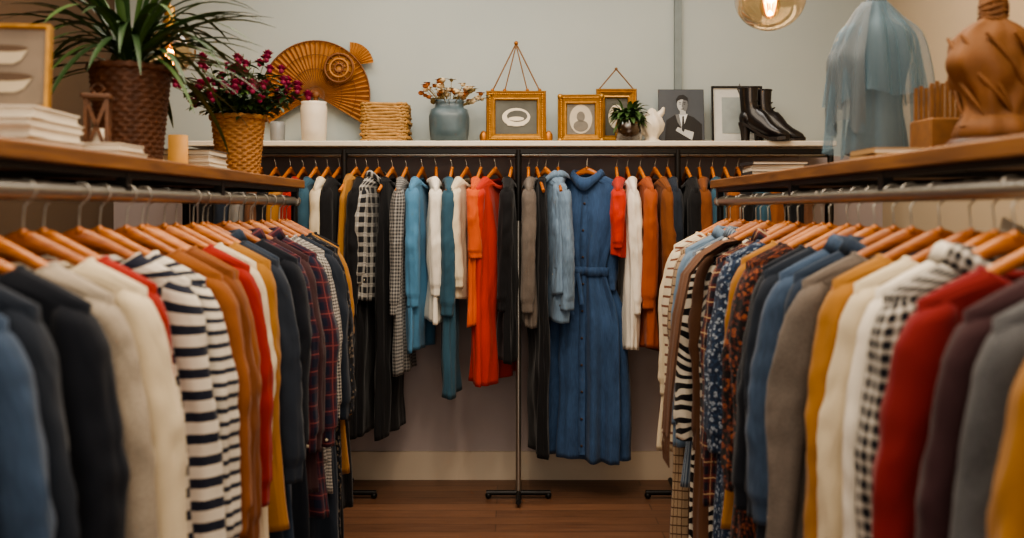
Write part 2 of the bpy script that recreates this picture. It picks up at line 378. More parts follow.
SR = 1.383; LX = -.81; RX = .78
left = [
 (.88, 'denim', 'denim_jacket', dict(collar='shirt', buttons=True)), (.98, 'denimdark', 'denim_jacket', dict(collar='shirt', buttons=True)),
 (1.08, 'denim', 'denim_shirt', dict(collar='shirt', buttons=True)), (1.19, 'navy', 'navy_cardigan', {}),
 (1.31, 'darknavy', 'navy_sweater', dict(sr=.046)), (1.41, 'oat', 'oatmeal_sweater', dict(sr=.048, L=.72)),
 (1.50, 'cream', 'cream_sweater', dict(sr=.044, L=.78)), (1.585, 'red', 'red_blouse', dict(flare=.03)),
 (1.68, 'bwstripe', 'striped_sweater', dict(sr=.049, L=.7)), (1.77, 'bwstripe2', 'striped_sweater', dict(sr=.047, L=.8)),
 (1.865, 'rust', 'rust_cardigan', dict(L=.85, sr=.046)), (1.95, 'rust2', 'rust_coat', dict(L=.95)), (2.03, 'rust', 'rust_cardigan', dict(L=.85)),
 (2.115, 'red', 'red_dress', dict(L=1.0)), (2.2, 'cream', 'cream_blouse', dict(L=.95)), (2.28, 'mustard', 'mustard_sweater', dict(flare=.02)),
 (2.36, 'navy', 'navy_coat', dict(L=.9)), (2.44, 'denimdark', 'denim_jacket', dict(L=.8, collar='shirt')), (2.52, 'darknavy', 'navy_coat', dict(L=.95)),
 (2.60, 'burgplaid', 'burgundy_plaid_shirt', dict(L=.85, collar='shirt')), (2.68, 'maroon', 'maroon_sweater', dict(L=.7)), (2.76, 'burgplaid', 'burgundy_plaid_shirt', dict(L=.8, collar='shirt')),
 (2.84, 'graycheck', 'checked_blouse', dict(L=.66, sr=.05)), (2.92, 'graycheck', 'checked_blouse', dict(L=.78)), (3.0, 'navy', 'navy_dress', dict(L=1.0)),
 (3.08, 'darkfloral', 'floral_dress', dict(L=.98)), (3.15, 'black', 'black_coat', dict(L=1.03)), (3.22, 'mustard', 'mustard_dress', dict(L=.8, flare=.03)), (3.29, 'black', 'black_coat', dict(L=.95))]
for (y, fb, nm, kw) in left:
    garment(nm, LX+R.uniform(-.015, .015), y, SR, math.radians(R.uniform(0, 12)), fb, **kw)
right = [
 (.80, 'slate', 'charcoal_sweater', {}), (.89, 'rust', 'rust_cardigan', {}), (.98, 'mustard', 'mustard_coat', dict(L=.9)), (1.08, 'slate', 'gray_cardigan', dict(L=.8)),
 (1.18, 'maroon', 'maroon_cardigan', dict(L=.85, sr=.047)), (1.29, 'crimson', 'red_sweater', dict(sr=.046)), (1.38, 'gingham', 'gingham_shirt', dict(collar='shirt', buttons=True, L=.78)),
 (1.47, 'white', 'white_blouse', dict(collar='shirt', buttons=True, tag=True, L=.8, sr=.05)), (1.555, 'cream', 'cream_blouse', dict(tag=True, L=.75)),
 (1.64, 'mustard', 'mustard_sweater', dict(L=.75, sr=.045)), (1.73, 'taupe', 'taupe_cardigan', dict(L=.9)), (1.82, 'denimdark', 'denim_jacket', dict(collar='shirt', L=.8)),
 (1.91, 'denim', 'denim_shirt', dict(collar='shirt', L=.9)), (2.0, 'navy', 'navy_coat', dict(L=1.02)), (2.09, 'darknavy', 'navy_dress', dict(L=1.0)),
 (2.18, 'rustfloral', 'floral_dress', dict(L=1.0)), (2.27, 'rustfloral', 'floral_blouse', dict(L=.9)), (2.36, 'mustard', 'mustard_blouse', dict(L=.7, flare=.03)),
 (2.44, 'bluefloral', 'blue_floral_dress', dict(L=1.0)), (2.53, 'redplaid', 'red_plaid_shirt', dict(collar='shirt')), (2.62, 'zebra', 'zebra_print_blouse', dict(L=.95, sr=.05)),
 (2.71, 'brown', 'brown_cardigan', dict(L=.98)), (2.80, 'zebra', 'zebra_print_dress', dict(L=.9, sr=.052, flare=.07)), (2.89, 'bluestripe', 'blue_striped_shirt', dict(collar='shirt', L=.75)),
 (2.98, 'denimlight', 'light_denim_shirt', dict(collar='shirt', L=.65)), (3.06, 'tancheck', 'checked_coat', dict(L=1.0)), (3.14, 'creamstripe', 'striped_cardigan', dict(L=.85)),
 (3.22, 'creamstripe', 'striped_cardigan', dict(L=.7)), (3.30, 'cream', 'cream_sweater', dict(L=.75))]
for (y, fb, nm, kw) in right:
    garment(nm, RX+R.uniform(-.015, .015), y, SR, math.radians(R.uniform(-12, 0)), fb, **kw)

BR = 1.61; BY = 4.24
def bk(nm, x, fb, L, yaw=None, **kw):
    yw = (90 if x < .02 else -90)+R.uniform(-9, 9) if yaw is None else yaw
    d = dict(flare=.016, th=.034, sr=.039, hw=.2, sleeve=min(.55, L*.9), fold=.010); d.update(kw)
    garment(nm, x, BY, BR+.008, math.radians(yw), fb, L=L, **d)
for x, fb in ((-1.40, 'black'), (-1.33, 'navy'), (-1.26, 'gray'), (-1.19, 'brown'), (-1.12, 'black'), (1.14, 'teal'), (1.21, 'rust'), (1.28, 'black'), (1.35, 'brown')):
    bk('hanging_sweater', x, fb, .65)
for nm, x, fb, L, kw in (('tan_sweater', -1.05, 'mustard', .6, {}), ('red_blouse', -.99, 'red', .6, {}), ('teal_shirt', -.93, 'teal', .6, {}), ('cream_shirt', -.875, 'cream', .55, {}),
    ('black_dress', -.82, 'black', 1.1, {}), ('mustard_blouse', -.74, 'mustard', .5, dict(sleeve=0, sw=.15, nw=.08)), ('black_coat', -.69, 'black', 1.12, {}),
    ('black_plaid_shirt', -.635, 'bwplaid', .5, dict(collar='shirt', sr=.046, yaw=75)), ('black_trousers', -.57, 'black', 1.15, dict(sleeve=0, sw=.16, hw=.19)),
    ('houndstooth_coat', -.505, 'houndstooth', .84, {}), ('light_blue_dress', -.43, 'blue', .74, {}), ('white_blouse', -.365, 'white', .6, dict(sleeve=.5)),
    ('teal_dress', -.29, 'teal', .93, {}), ('cream_blouse', -.22, 'cream', .5, dict(sr=.046, yaw=75)), ('orange_sweater', -.155, 'orange', .62, dict(sleeve=.34, sr=.046)),
    ('red_dress', -.085, 'scarlet', .88, dict(sleeve=.3, yaw=68, th=.055, fold=.02)), ('black_dress', -.01, 'black', .78, {}), ('taupe_sweater', .085, 'taupe', .62, dict(sr=.044)),
    ('light_denim_jacket', .165, 'denimlight', .60, dict(collar='shirt', sr=.050, yaw=-66, th=.04)), ('denim_shirt', .225, 'denimlight', .5, dict(collar='shirt', sw=.16)),
    ('rust_blouse', .50, 'scarlet', .3, {}), ('white_dress', .55, 'white', .73, dict(sr=.035, yaw=-90)), ('rust_coat', .61, 'rustorange', .72, dict(sr=.044)), ('rust_dress', .68, 'rust2', .74, {}),
    ('navy_blouse', .74, 'navy', .6, {}), ('black_sweater', .83, 'black', .6, {}), ('brown_sweater', .89, 'rust2', .6, {}), ('teal_sweater', .95, 'teal', .55, {}),
    ('rust_sweater', 1.01, 'rust', .6, {}), ('black_blouse', 1.07, 'black', .6, {})):
    bk(nm, x, fb, L, **kw)
bk('denim_dress', .355, 'denimdress', 1.27, yaw=-24, collar='shirt', buttons=True, belt=.31, pinch=.4, hw=.195, th=.085, sleeve=.52, sr=.036, fold=.036, kf=9, flare=-.02, sw=.165, nw=.07)
bk('black_trousers', .125, 'black', 1.25, sleeve=0, sw=.14, hw=.17)

g = MB(); rows = []; path = [(-.03, 1.235), (-.10, 1.268), (-.14, 1.262), (-.20, 1.225), (-.245, 1.17), (-.27, 1.05), (-.285, .92), (-.295, .8), (-.30, .70)]
for i, (dx, z) in enumerate(path):
    rows.append([Vector((dx+.006*math.sin(q*1.3+i*.4), -.05+.1*q/10, z-.014+(.004 if q % 3 == 0 else 0))) for q in range(11)])
g.grid(rows, 0, close=False); g.grid([[p+Vector((-.006, 0, .004)) for p in r] for r in rows], 0, close=False)
for q in range(15):
    yy = -.05+.1*q/14; g.tube([(-.302, yy, .69), (-.304+R.uniform(-.004, .004), yy+R.uniform(-.003, .003), .645), (-.303, yy+R.uniform(-.005, .005), .60)], .002, 0, 5)
g.build('knit_scarf', [FAB['brown']], (RX-.02, 2.665, 0))

# ------------------------------------------------------------ racks
SHT = 1.462
def side_rack(name, X, s, y1):
    g = MB()
    g.tube([(X, .3, SR), (X, y1, SR)], .0165, 0, 16)
    g.tube([(X, .28, SR), (X, .32, SR)], .02, 0, 14); g.tube([(X, y1-.02, SR), (X, y1+.01, SR)], .02, 0, 14)
    for yy in (.32, y1-.01):
        g.tube([(X, yy, 0.02), (X, yy, 1.43)], .0125, 1, 12)
        g.tube([(X-.22, yy, .03), (X+.22, yy, .03)], .0125, 1, 10)
        for q in (-.2, .2): g.tube([(X+q, yy, 0), (X+q, yy, .03)], .018, 1, 10)
    xi = X+s*.005; xo = X-s*.40
    for xx in (xi, xo): g.box((xx, (y1+.3)/2, SHT-.038), (.018, y1-.3, .014), 1)
    for yy in (.6, 1.2, 1.87, 2.48, y1-.02):
        g.box((X+s*.004, yy, 1.41), (.022, .026, .05), 1); g.box(((xi+xo)/2, yy, SHT-.038), (.4, .02, .014), 1)
    for yy in (.35, y1-.02): g.tube([(xo, yy, 0), (xo, yy, 1.42)], .0125, 1, 12)
    g.build(name, [M_chrome, M_black])
    w = MB(); w.box((0, 0, 0), (.46, y1-.24, .031), 0, bev=.003); w.build('wooden_shelf', [M_shelf], (X-s*.2, (y1+.3)/2, SHT-.0155))
side_rack('clothes_rack', LX, 1, 3.36); side_rack('clothes_rack', RX, -1, 3.38)
TOP = SHT+.0005
g = MB()
g.tube([(-1.5, BY, BR), (1.5, BY, BR)], .0125, 0, 12)
for xx in (-1.49, -.785, .03, .775, 1.49):
    g.tube([(xx, BY-.03, .03), (xx, BY-.03, 1.63)], .0125, 1 if abs(xx) > .1 else 0, 12)
    g.tube([(xx, BY-.03, 1.3), (xx, BY-.03, 1.632)], .0145, 1, 12)
    g.tube([(xx-.15, BY-.03, .028), (xx+.15, BY-.03, .028)], .012, 1, 10); g.tube([(xx, BY-.17, .028), (xx, BY+.17, .028)], .012, 1, 10)
    for q in (-.14, .14): g.ball((xx+q, BY-.03, .016), .016, 1, 10)
g.box((0, BY-.03, 1.625), (3.0, .02, .022), 1)
g.build('clothes_rack', [M_chrome, M_black])
LT = 1.672
g = MB(); g.box((0, 0, 0), (3.02, .345, .026), 0, bev=.004); g.build('display_ledge', [mat('ledge_white', '#d6cebf', .5, 0, .05, 8)], (0, WALLY-.1755, LT-.013))

# ------------------------------------------------------------ decor helpers
M_wick = mat('wicker_tan', '#b07c44', .6, 0, .35, 45, .3); M_wickd = mat('wicker_dark', '#5f3a24', .6, 0, .35, 45, .3)
M_soil = mat('soil', '#2a1d14', .95); M_leaf = mat('leaf_green', '#4a6634', .5, 0, .4, 12); M_leafd = mat('leaf_dark', '#2f4a27', .45, 0, .4, 12)
M_fl = mat('magenta_petals', '#9c2855', .6, 0, .3, 30); M_stem = mat('stem_green', '#4a5a2c', .6); M_cer = mat('ceramic_white', '#ded3c0', .4, 0, .05)
def basket(g, r0, r1, h, m, n=72, rows=30, strands=18):
    rws = []
    for i in range(rows*2+1):
        t = i/(rows*2); r = r0+(r1-r0)*t; row = []
        for j in range(n):
            a = 2*pi*j/n
            rr = r+.0035*math.sin(strands*a+(pi if (i//3) % 2 else 0))+.002*math.cos(i*2*pi/3)
            row.append(Vector((rr*math.cos(a), rr*math.sin(a), h*t)))
        rws.append(row)
    g.grid(rws, m); g.poly(list(reversed(rws[0])), m)
    for q in range(2):
        pts = [(1.02*r1*math.cos(a*2*pi/48), 1.02*r1*math.sin(a*2*pi/48), h+.004*math.sin(a*2*pi/48*12+q*pi)) for a in range(49)]
        g.tube(pts, .007, m, 8, False)
    rws2 = [[Vector((rr*math.cos(2*pi*j/n), rr*math.sin(2*pi*j/n), z)) for j in range(n)] for rr, z in ((r1*.95, h), (r1*.9, h-.02), (.001, h-.018))]
    g.grid(rws2, m+1)
def leafstrip(g, p0, d, L, w, droop, m, n=9, fold=.3):
    d = Vector(d).normalized(); side = d.cross(Vector((0, 0, 1)))
    if side.length < .05: side = Vector((1, 0, 0))
    side.normalize(); rows = []; p = Vector(p0); v = d.copy()
    for i in range(n):
        t = i/(n-1); ww = w*(math.sin(pi*min(1, .12+t*.88))**.7 if t < 1 else .02)+.0004
        up = side.cross(v).normalized()
        rows.append([p-side*ww+up*ww*fold, p.copy(), p+side*ww+up*ww*fold])
        v = (v+Vector((0, 0, -droop/n))).normalized(); p = p+v*(L/(n-1))
    g.grid(rows, m, close=False)

g = MB(); basket(g, .074, .099, .255, 0, strands=20)
r2 = random.Random(3)
for i in range(120):
    a = r2.uniform(0, 2*pi); el = r2.uniform(.15, 1.35); L = r2.uniform(.26, .43)
    leafstrip(g, (.02*math.cos(a), .02*math.sin(a), .245+r2.uniform(0, .10)), (math.cos(a)*math.cos(el), math.sin(a)*math.cos(el), math.sin(el)), L, r2.uniform(.007, .012), r2.uniform(.8, 2.2), r2.choice([2, 3]), 10)
for i in range(5):
    a = i*1.25; g.tube([(0.02*math.cos(a), .02*math.sin(a), .22), (.03*math.cos(a), .03*math.sin(a), .36)], .008, 4, 6)
g.build('potted_palm', [M_wickd, M_soil, M_leaf, M_leafd, M_stem], (-1.0, 2.36, TOP))
g = MB(); basket(g, .066, .088, .20, 0, strands=14)
r2 = random.Random(5)
for i in range(80):
    a = r2.uniform(0, 2*pi); el = r2.uniform(.45, 1.5); L = r2.uniform(.13, .26)
    d = Vector((math.cos(a)*math.cos(el), math.sin(a)*math.cos(el), math.sin(el)*.9)); p = Vector((.03*math.cos(a), .03*math.sin(a), .185)); e = p+d*L
    g.tube([p, p+d*L*.5+Vector((0, 0, .01)), e], .0014, 4, 5)
    for q in range(7):
        pp = p+d*L*r2.uniform(.25, .95); b2 = r2.uniform(0, 6.28); leafstrip(g, pp, (math.cos(b2), math.sin(b2), r2.uniform(-.1, .8)), r2.uniform(.035, .06), r2.uniform(.008, .013), 1, r2.choice([2, 3]), 5)
    if i % 2 == 0:
        for q in range(r2.choice([1, 2, 3])):
            c = e+Vector((r2.uniform(-.02, .02), r2.uniform(-.02, .02), r2.uniform(-.01, .015)))
            g.ball(c, .010, 5, 6)
            for z in range(10):
                b2 = z*2*pi/9*2.4; el2 = .1+.13*z; leafstrip(g, c, (math.cos(b2)*math.cos(el2), math.sin(b2)*math.cos(el2), math.sin(el2)), .023, .0095, -.8, 5, 4, .6)
g.build('potted_flowering_plant', [M_wick, M_soil, M_leaf, M_leafd, M_stem, M_fl], (-.93, 3.06, TOP))

def books(name, x, y, z, n, w, d, hs, cols, seed=1, yaw=0, pages=M_paper):
    r = random.Random(seed); g = MB(); zz = 0; ms = [mat('book_cover', c, .6) for c in cols]+[pages]
    for i in range(n):
        h = hs*r.uniform(.75, 1.25); ww = w*r.uniform(.88, 1); dd = d*r.uniform(.88, 1); rt = Matrix.Rotation(r.uniform(-.08, .08), 3, 'Z'); m = r.randrange(len(cols))
        g.box((0, 0, zz+h*.08), (ww, dd, h*.16), m, rt); g.box((0, 0, zz+h*.5), (ww*.96, dd*.96, h*.68), len(cols), rt); g.box((0, 0, zz+h*.92), (ww, dd, h*.16), m, rt)
        g.box(Vector((0, 0, zz+h*.5))+rt @ Vector((-ww/2+.002, 0, 0)), (.004, dd, h), m, rt); zz += h
    g.build(name, ms, (x, y, z), (0, 0, yaw)); return zz
h = books('book_stack', -.95, 1.72, TOP, 4, .17, .22, .018, ['#cfc6b5', '#8d8578', '#e0d8c8'], 2)
books('book_stack', -.86, 1.92, TOP, 2, .10, .14, .014, ['#d8d0c0', '#3c3a3a'], 3)
books('book_stack', -.95, 2.14, TOP, 2, .14, .12, .014, ['#cfc4ae', '#7d766c'], 4)
books('book_stack', -.97, 2.76, TOP, 4, .15, .2, .016, ['#b9ad98', '#ded5c4', '#54504c'], 6)
books('magazine_stack', .93, 3.2, TOP, 5, .2, .16, .013, ['#2c2c30', '#c9c2b4', '#7c4030'], 8)
books('magazine_stack', .86, 2.07, TOP, 2, .12, .15, .014, ['#a98a60', '#c9b78e'], 9)
def frame(name, w, h, prof, mats, loc, lean=.1, yaw=0, extra=None):
    g = MB(); rows = []
    for i, d in prof:
        rows.append([Vector((-w/2+i, -d, i)), Vector((w/2-i, -d, i)), Vector((w/2-i, -d, h-i)), Vector((-w/2+i, -d, h-i))])
    g.grid(rows, 0, True, False)
    i, d = prof[-1]; g.poly([(-w/2+i, -d+.001, i), (w/2-i, -d+.001, i), (w/2-i, -d+.001, h-i), (-w/2+i, -d+.001, h-i)], 1)
    g.poly([(-w/2, 0, 0), (-w/2, 0, h), (w/2, 0, h), (w/2, 0, 0)], 0)
    if extra: extra(g, w, h, -d)
    return g.build(name, mats, loc, (-lean, 0, yaw))
def ellipse(g, cx, y, cz, rx, rz, m, n=28, fn=None):
    g.poly([(cx+rx*math.cos(2*pi*j/n), y, cz+rz*math.sin(2*pi*j/n)) for j in range(n)], m)
ORN = [(0, 0), (0, .02), (.006, .028), (.012, .024), (.018, .03), (.028, .022), (.034, .018), (.04, .02), (.045, .012), (.045, .006)]
M_pic1 = mat('dark_landscape_print', '#55554c', .6, 0, .5, 9); M_picl = mat('print_light', '#d6cbb4', .7); M_rope = mat('jute_rope', '#7c5a38', .8)
M_bead = mat('brass_bead', '#a4692c', .4, .6)
def beads(g, w, h, y):
    for i in range(25):
        t = i/24
        for z in (.018, h-.018): g.ball((-w/2+.018+(w-.036)*t, -.03, z), .006, 0, 6)
    for i in range(1, 18):
        t = i/18
        for x in (-w/2+.018, w/2-.018): g.ball((x, -.03, .018+(h-.036)*t), .006, 0, 6)
def ex1(g, w, h, y):
    beads(g, w, h, y); ellipse(g, 0, y-.002, h*.5, .068, .045, 2); ellipse(g, .005, y-.003, h*.52, .05, .028, 1); ellipse(g, 0, y-.0035, h*.47, .038, .010, 2)
    ellipse(g, -.03, y-.004, h*.36, .014, .006, 2); ellipse(g, .03, y-.004, h*.36, .012, .006, 2)
    for sd in (-1, 1):
        g.tube([(sd*(w/2-.03), -.01, h), (0, -.01, h+.235)], .0038, 3, 6); g.tube([(sd*.055, -.012, h), (0, -.012, h+.225)], .003, 3, 6)
        g.ball((sd*(w/2+.012), -.01, .03), .026, 4, 10, (.8, .5, 1.2)); g.ball((sd*(w/2-.03), -.012, h+.004), .009, 4, 8)
        g.ball((sd*.055, -.012, h+.004), .009, 4, 8)
    g.ball((0, -.012, h+.236), .011, 4, 8)
frame('gilt_picture_frame', .29, .255, ORN, [M_gold, M_pic1, M_picl, M_rope, M_bead], (.02, 4.36, LT), .07, 0, ex1)
def ex2(g, w, h, y):
    beads(g, w, h, y); ellipse(g, 0, y-.002, h*.5, .055, .072, 2); ellipse(g, 0, y-.003, h*.55, .02, .026, 1); ellipse(g, 0, y-.003, h*.36, .036, .028, 1)
    for sd in (-1, 1):
        for z in (.012, h-.012): g.ball((sd*(w/2-.012), -.03, z), .014, 0, 8)
frame('ornate_portrait_frame', .225, .24, ORN, [M_gold, mat('sepia_print', '#6d675c', .6, 0, .3, 30), mat('sepia_light', '#b9ae9a', .7)], (.335, 4.38, LT), .09, -.05, ex2)
def ex3(g, w, h, y):
    for sd in (-1, 1): g.tube([(sd*w*.42, -.01, h), (0, -.01, h+.1)], .0035, 3, 6)
    g.ball((0, -.01, h+.1), .008, 3, 8); ellipse(g, .0, y-.002, h*.5, .04, .06, 2)
frame('gilt_hanging_frame', .2, .275, ORN, [M_gold, M_pic1, M_picl, M_rope], (.515, 4.44, LT), .05, 0, ex3)
FR2 = [(0, 0), (0, .014), (.008, .014), (.009, .006)]
def man(g, w, h, y):
    y -= .002
    g.poly([(-.085, y, .01), (.1, y, .01), (.1, y, .1), (.06, y, .135), (.02, y, .15), (-.03, y, .148), (-.075, y, .12)], 2)
    g.poly([(-.012, y-.001, .15), (.0, y-.001, .06), (.03, y-.001, .15)], 3)
    g.poly([(.004, y-.0015, .14), (.0, y-.0015, .07), (.008, y-.0015, .06), (.014, y-.0015, .07), (.012, y-.0015, .14)], 2)
    g.poly([(-.03, y-.0012, .148), (-.012, y-.0012, .15), (.002, y-.0012, .075), (-.02, y-.0012, .11)], 5)
    g.poly([(-.008, y-.001, .145), (.022, y-.001, .145), (.02, y-.001, .175), (-.006, y-.001, .175)], 4)
    ellipse(g, .005, y-.002, .198, .026, .036, 4); ellipse(g, .017, y-.0022, .195, .014, .03, 5)
    g.poly([(-.024, y-.0026, .205), (-.026, y-.0026, .225), (-.012, y-.0026, .244), (.012, y-.0026, .247), (.032, y-.0026, .232), (.034, y-.0026, .205), (.026, y-.0026, .218), (.0, y-.0026, .224), (-.018, y-.0026, .216)], 2)
    for ex in (-.006, .015):
        ellipse(g, ex, y-.003, .2, .0048, .0022, 2, 10); g.poly([(ex-.006, y-.003, .206), (ex+.006, y-.003, .206), (ex+.005, y-.003, .209), (ex-.005, y-.003, .209)], 2)
    g.poly([(.003, y-.003, .198), (.009, y-.003, .185), (.001, y-.003, .185)], 5); ellipse(g, .005, y-.003, .175, .009, .0022, 2, 10)
    g.poly([(.05, y-.001, .02), (.06, y-.001, .06), (-.02, y-.001, .085), (-.03, y-.001, .068)], 4)
frame('portrait_photo_print', .225, .275, [(0, 0), (0, .006), (.001, .007), (.002, .007)], [mat('print_edge', '#3a3d40', .5), mat('print_background', '#454b52', .5, 0, .2, 8), mat('print_black', '#0e0f11', .5), mat('print_white', '#d5d7d6', .6), mat('print_skin', '#b4b5b3', .6), mat('print_mid', '#6a6c6d', .6)], (.835, 4.43, LT), .1, 0, man)
def exm(g, w, h, y):
    g.poly([(-w/2+.05, y-.001, .055), (w/2-.05, y-.001, .055), (w/2-.05, y-.001, h-.055), (-w/2+.05, y-.001, h-.055)], 2)
frame('black_picture_frame', .25, .29, FR2, [M_black, mat('mat_board', '#c6c6c0', .8), mat('pale_print', '#98a09e', .7, 0, .3, 10)], (1.11, 4.43, LT), .09, 0, exm)
def exb(g, w, hh, y):
    y -= .002
    for cz, q in ((.045, 1), (.1, .8)):
        g.poly([(-.05*q, y, cz+.018), (-.035*q, y, cz-.004), (-.018*q, y, cz-.012), (.018*q, y, cz-.012), (.035*q, y, cz-.004), (.05*q, y, cz+.018)], 2); ellipse(g, 0, y-.0005, cz+.018, .05*q, .008*q, 3)
frame('wooden_picture_frame', .16, .165, [(0, 0), (0, .018), (.006, .02), (.009, .012)], [M_gold, mat('dim_print', '#8d7f70', .5, 0, .5, 7), mat('bowl_print', '#c2b49c', .7), mat('bowl_shadow', '#5d4a3a', .7)], (-.965, 1.72, TOP+h), .08, .12, exb)

# rattan fan
g = MB(); n = 84; rows = []
M_fan = mat('fan_straw', '#b0783a', .6, 0, .3, 30, .2); M_fand = mat('fan_rib', '#744720', .55)
for q in range(9):
    r = .045+(.268-.045)*q/8; row = []
    for i in range(n+1):
        a = -.55+(pi+1.1)*i/n; dd = (.007 if i % 2 else -.007)*(r/.27); row.append(Vector((r*math.cos(a), dd, r*math.sin(a))))
    rows.append(row)
g.grid(rows, 0, False, False)
for i in range(0, n+1, 2):
    a = -.55+(pi+1.1)*i/n; g.tube([(.02*math.cos(a), -.01, .02*math.sin(a)), (.27*math.cos(a), -.011, .27*math.sin(a))], .0017, 1, 5)
for rr in (.268, .2, .13): g.tube([(rr*math.cos(-.55+(pi+1.1)*i/60), -.010, rr*math.sin(-.55+(pi+1.1)*i/60)) for i in range(61)], .004 if rr > .2 else .002, 1, 6)
g.ball((0, -.012, 0), .02, 1, 12, (1, .5, 1)); g.tube([(0, -.005, 0), (0, -.005, -.245)], lambda t: .012-.003*t, 1, 8)
rows = []
for q in range(4):
    r = .03+.085*q/3; rows.append([Vector((.17+r*math.cos(.1+1.5*i/20), .006+(.004 if i % 2 else -.004), .15+r*math.sin(.1+1.5*i/20))) for i in range(21)])
g.grid(rows, 0, False, False)
for rr in (.02, .045, .07): g.tube([(.12+rr*math.cos(i*pi/15), -.035, .13+rr*math.sin(i*pi/15)) for i in range(31)], .006, 1 if rr != .045 else 0, 6)
i0 = len(g.v); g.lathe([(.001, 0), (.075, 0), (.078, .006), (.001, .008)], (0, 0, 0), 0, 36)
for i in range(i0, len(g.v)):
    x, y, z = g.v[i]; g.v[i] = (x+.12, -.02-z, y+.13)
for i in range(10):
    a = i*pi/5; g.tube([(.12+.02*math.cos(a), -.036, .13+.02*math.sin(a)), (.12+.068*math.cos(a+.3), -.036, .13+.068*math.sin(a+.3))], .003, 1, 5)
g.build('rattan_fan', [M_fan, M_fand], (-.975, 4.48, LT+.25), (0, 0, 0))
g = MB(); g.lathe([(.045, 0), (.057, .008), (.06, .06), (.062, .12), (.062, .165), (.058, .178), (.061, .19), (.055, .19), (.05, .165), (.05, .1), (.04, .02)], n=40)
g.build('white_vase', [M_cer], (-.94, 4.27, LT))
g = MB(); g.lathe([(.03, 0), (.034, .01), (.036, .09), (.03, .1), (.028, .09), (.026, .02)], n=28); g.build('gray_cup', [mat('cup_gray', '#8d8f8e', .4)], (-1.12, 4.3, LT))
g = MB(); zz = 0; r2 = random.Random(8)
for i in range(13):
    hh = .0145; ox = r2.uniform(-.006, .006); rows = []
    for dz, ins in ((0, .004), (.003, 0), (hh-.003, 0), (hh, .004)):
        row = []
        for j in range(80):
            a = 2*pi*j/80; c, s_ = math.cos(a), math.sin(a); e = .35
            X = math.copysign(abs(c)**e, c)*(.115-ins); Y = math.copysign(abs(s_)**e, s_)*(.09-ins); wv = .0025*math.sin(j*1.9+i*2)
            row.append(Vector((X+ox+wv*c, Y+wv*s_, zz+dz+.002*math.sin(j*.8+i))))
        rows.append(row)
    g.grid(rows, 0); g.poly(rows[-1], 0); zz += hh
g.build('woven_placemat_stack', [mat('straw', '#b0864e', .75, 0, .35, 60, .4)], (-.61, 4.37, LT+.003))
g = MB()
def sq(r, z, a, t): c = abs(math.cos(a)); s_ = abs(math.sin(a)); return r/((c**3.2+s_**3.2)**(1/3.2)), 0
g.lathe([(.075, 0), (.088, .01), (.094, .06), (.096, .12), (.088, .155), (.07, .165), (.066, .185), (.072, .2), (.066, .2), (.058, .18), (.055, .1)], m=0, n=48, fn=sq)
r2 = random.Random(11)
for i in range(60):
    a = r2.uniform(0, 6.28); el = r2.uniform(.4, 1.5); L = r2.uniform(.06, .17); d = Vector((math.cos(a)*math.cos(el), math.sin(a)*math.cos(el), math.sin(el)*.85))
    p = Vector((0, 0, .17))+Vector((d.x, d.y, 0))*.05; e = p+d*L; g.tube([p, e], .0016, 1, 5)
    c = r2.choice([2, 3, 1]); g.ball(e, r2.uniform(.009, .016), c, 8, (1, 1, .8))
    for q in range(5): b2 = r2.uniform(0, 6.28); leafstrip(g, e, (math.cos(b2), math.sin(b2), .5), .026, .007, .5, c, 4)
g.build('dried_flower_pot', [mat('glaze_bluegray', '#4c5d63', .35, 0, .4, 14), mat('dry_stem', '#7d6a40', .8), mat('dry_cream', '#c9b592', .85), mat('dry_orange', '#a5612f', .85)], (-.30, 4.31, LT))
g = MB(); g.lathe([(.05, 0), (.06, .01), (.068, .05), (.062, .09), (.05, .11), (.054, .12), (.05, .12), (.045, .11)], m=0, n=32)
g.lathe([(.001, .008), (.055, .01), (.062, .05), (.058, .085), (.001, .088)], m=1, n=28, cap=False)
for i in range(130):
    a = r2.uniform(0, 6.28); el = r2.uniform(-.1, 1.4); leafstrip(g, (0.03*math.cos(a), .03*math.sin(a), .09+r2.uniform(0, .06)), (math.cos(a)*math.cos(el), math.sin(a)*math.cos(el), math.sin(el)), r2.uniform(.05, .09), .012, 1.8, r2.choice([2, 2, 3]), 6)
g.build('plant_in_jar', [M_glass, M_soil, M_leaf, M_leafd], (.555, 4.28, LT))
g = MB()
g.lathe([(.04, 0), (.045, .01), (.03, .02), (.034, .035), (.052, .06), (.058, .09), (.046, .12), (.026, .145), (.018, .16), (.004, .168)], n=40, fn=lambda r, z, a, t: (r*(1+.10*math.sin(6*a+z*30)*(1 if .03 < z < .15 else 0)), 0))
g.tube([(.03, 0, .13), (.05, -.01, .15), (.055, -.015, .17)], lambda t: .02*(1-.7*t), 0, 10); g.tube([(-.03, 0, .05), (-.06, -.01, .07), (-.065, -.01, .1)], lambda t: .018*(1-.7*t), 0, 10)
g.build('ceramic_shell_figurine', [M_cer], (.672, 4.33, LT))
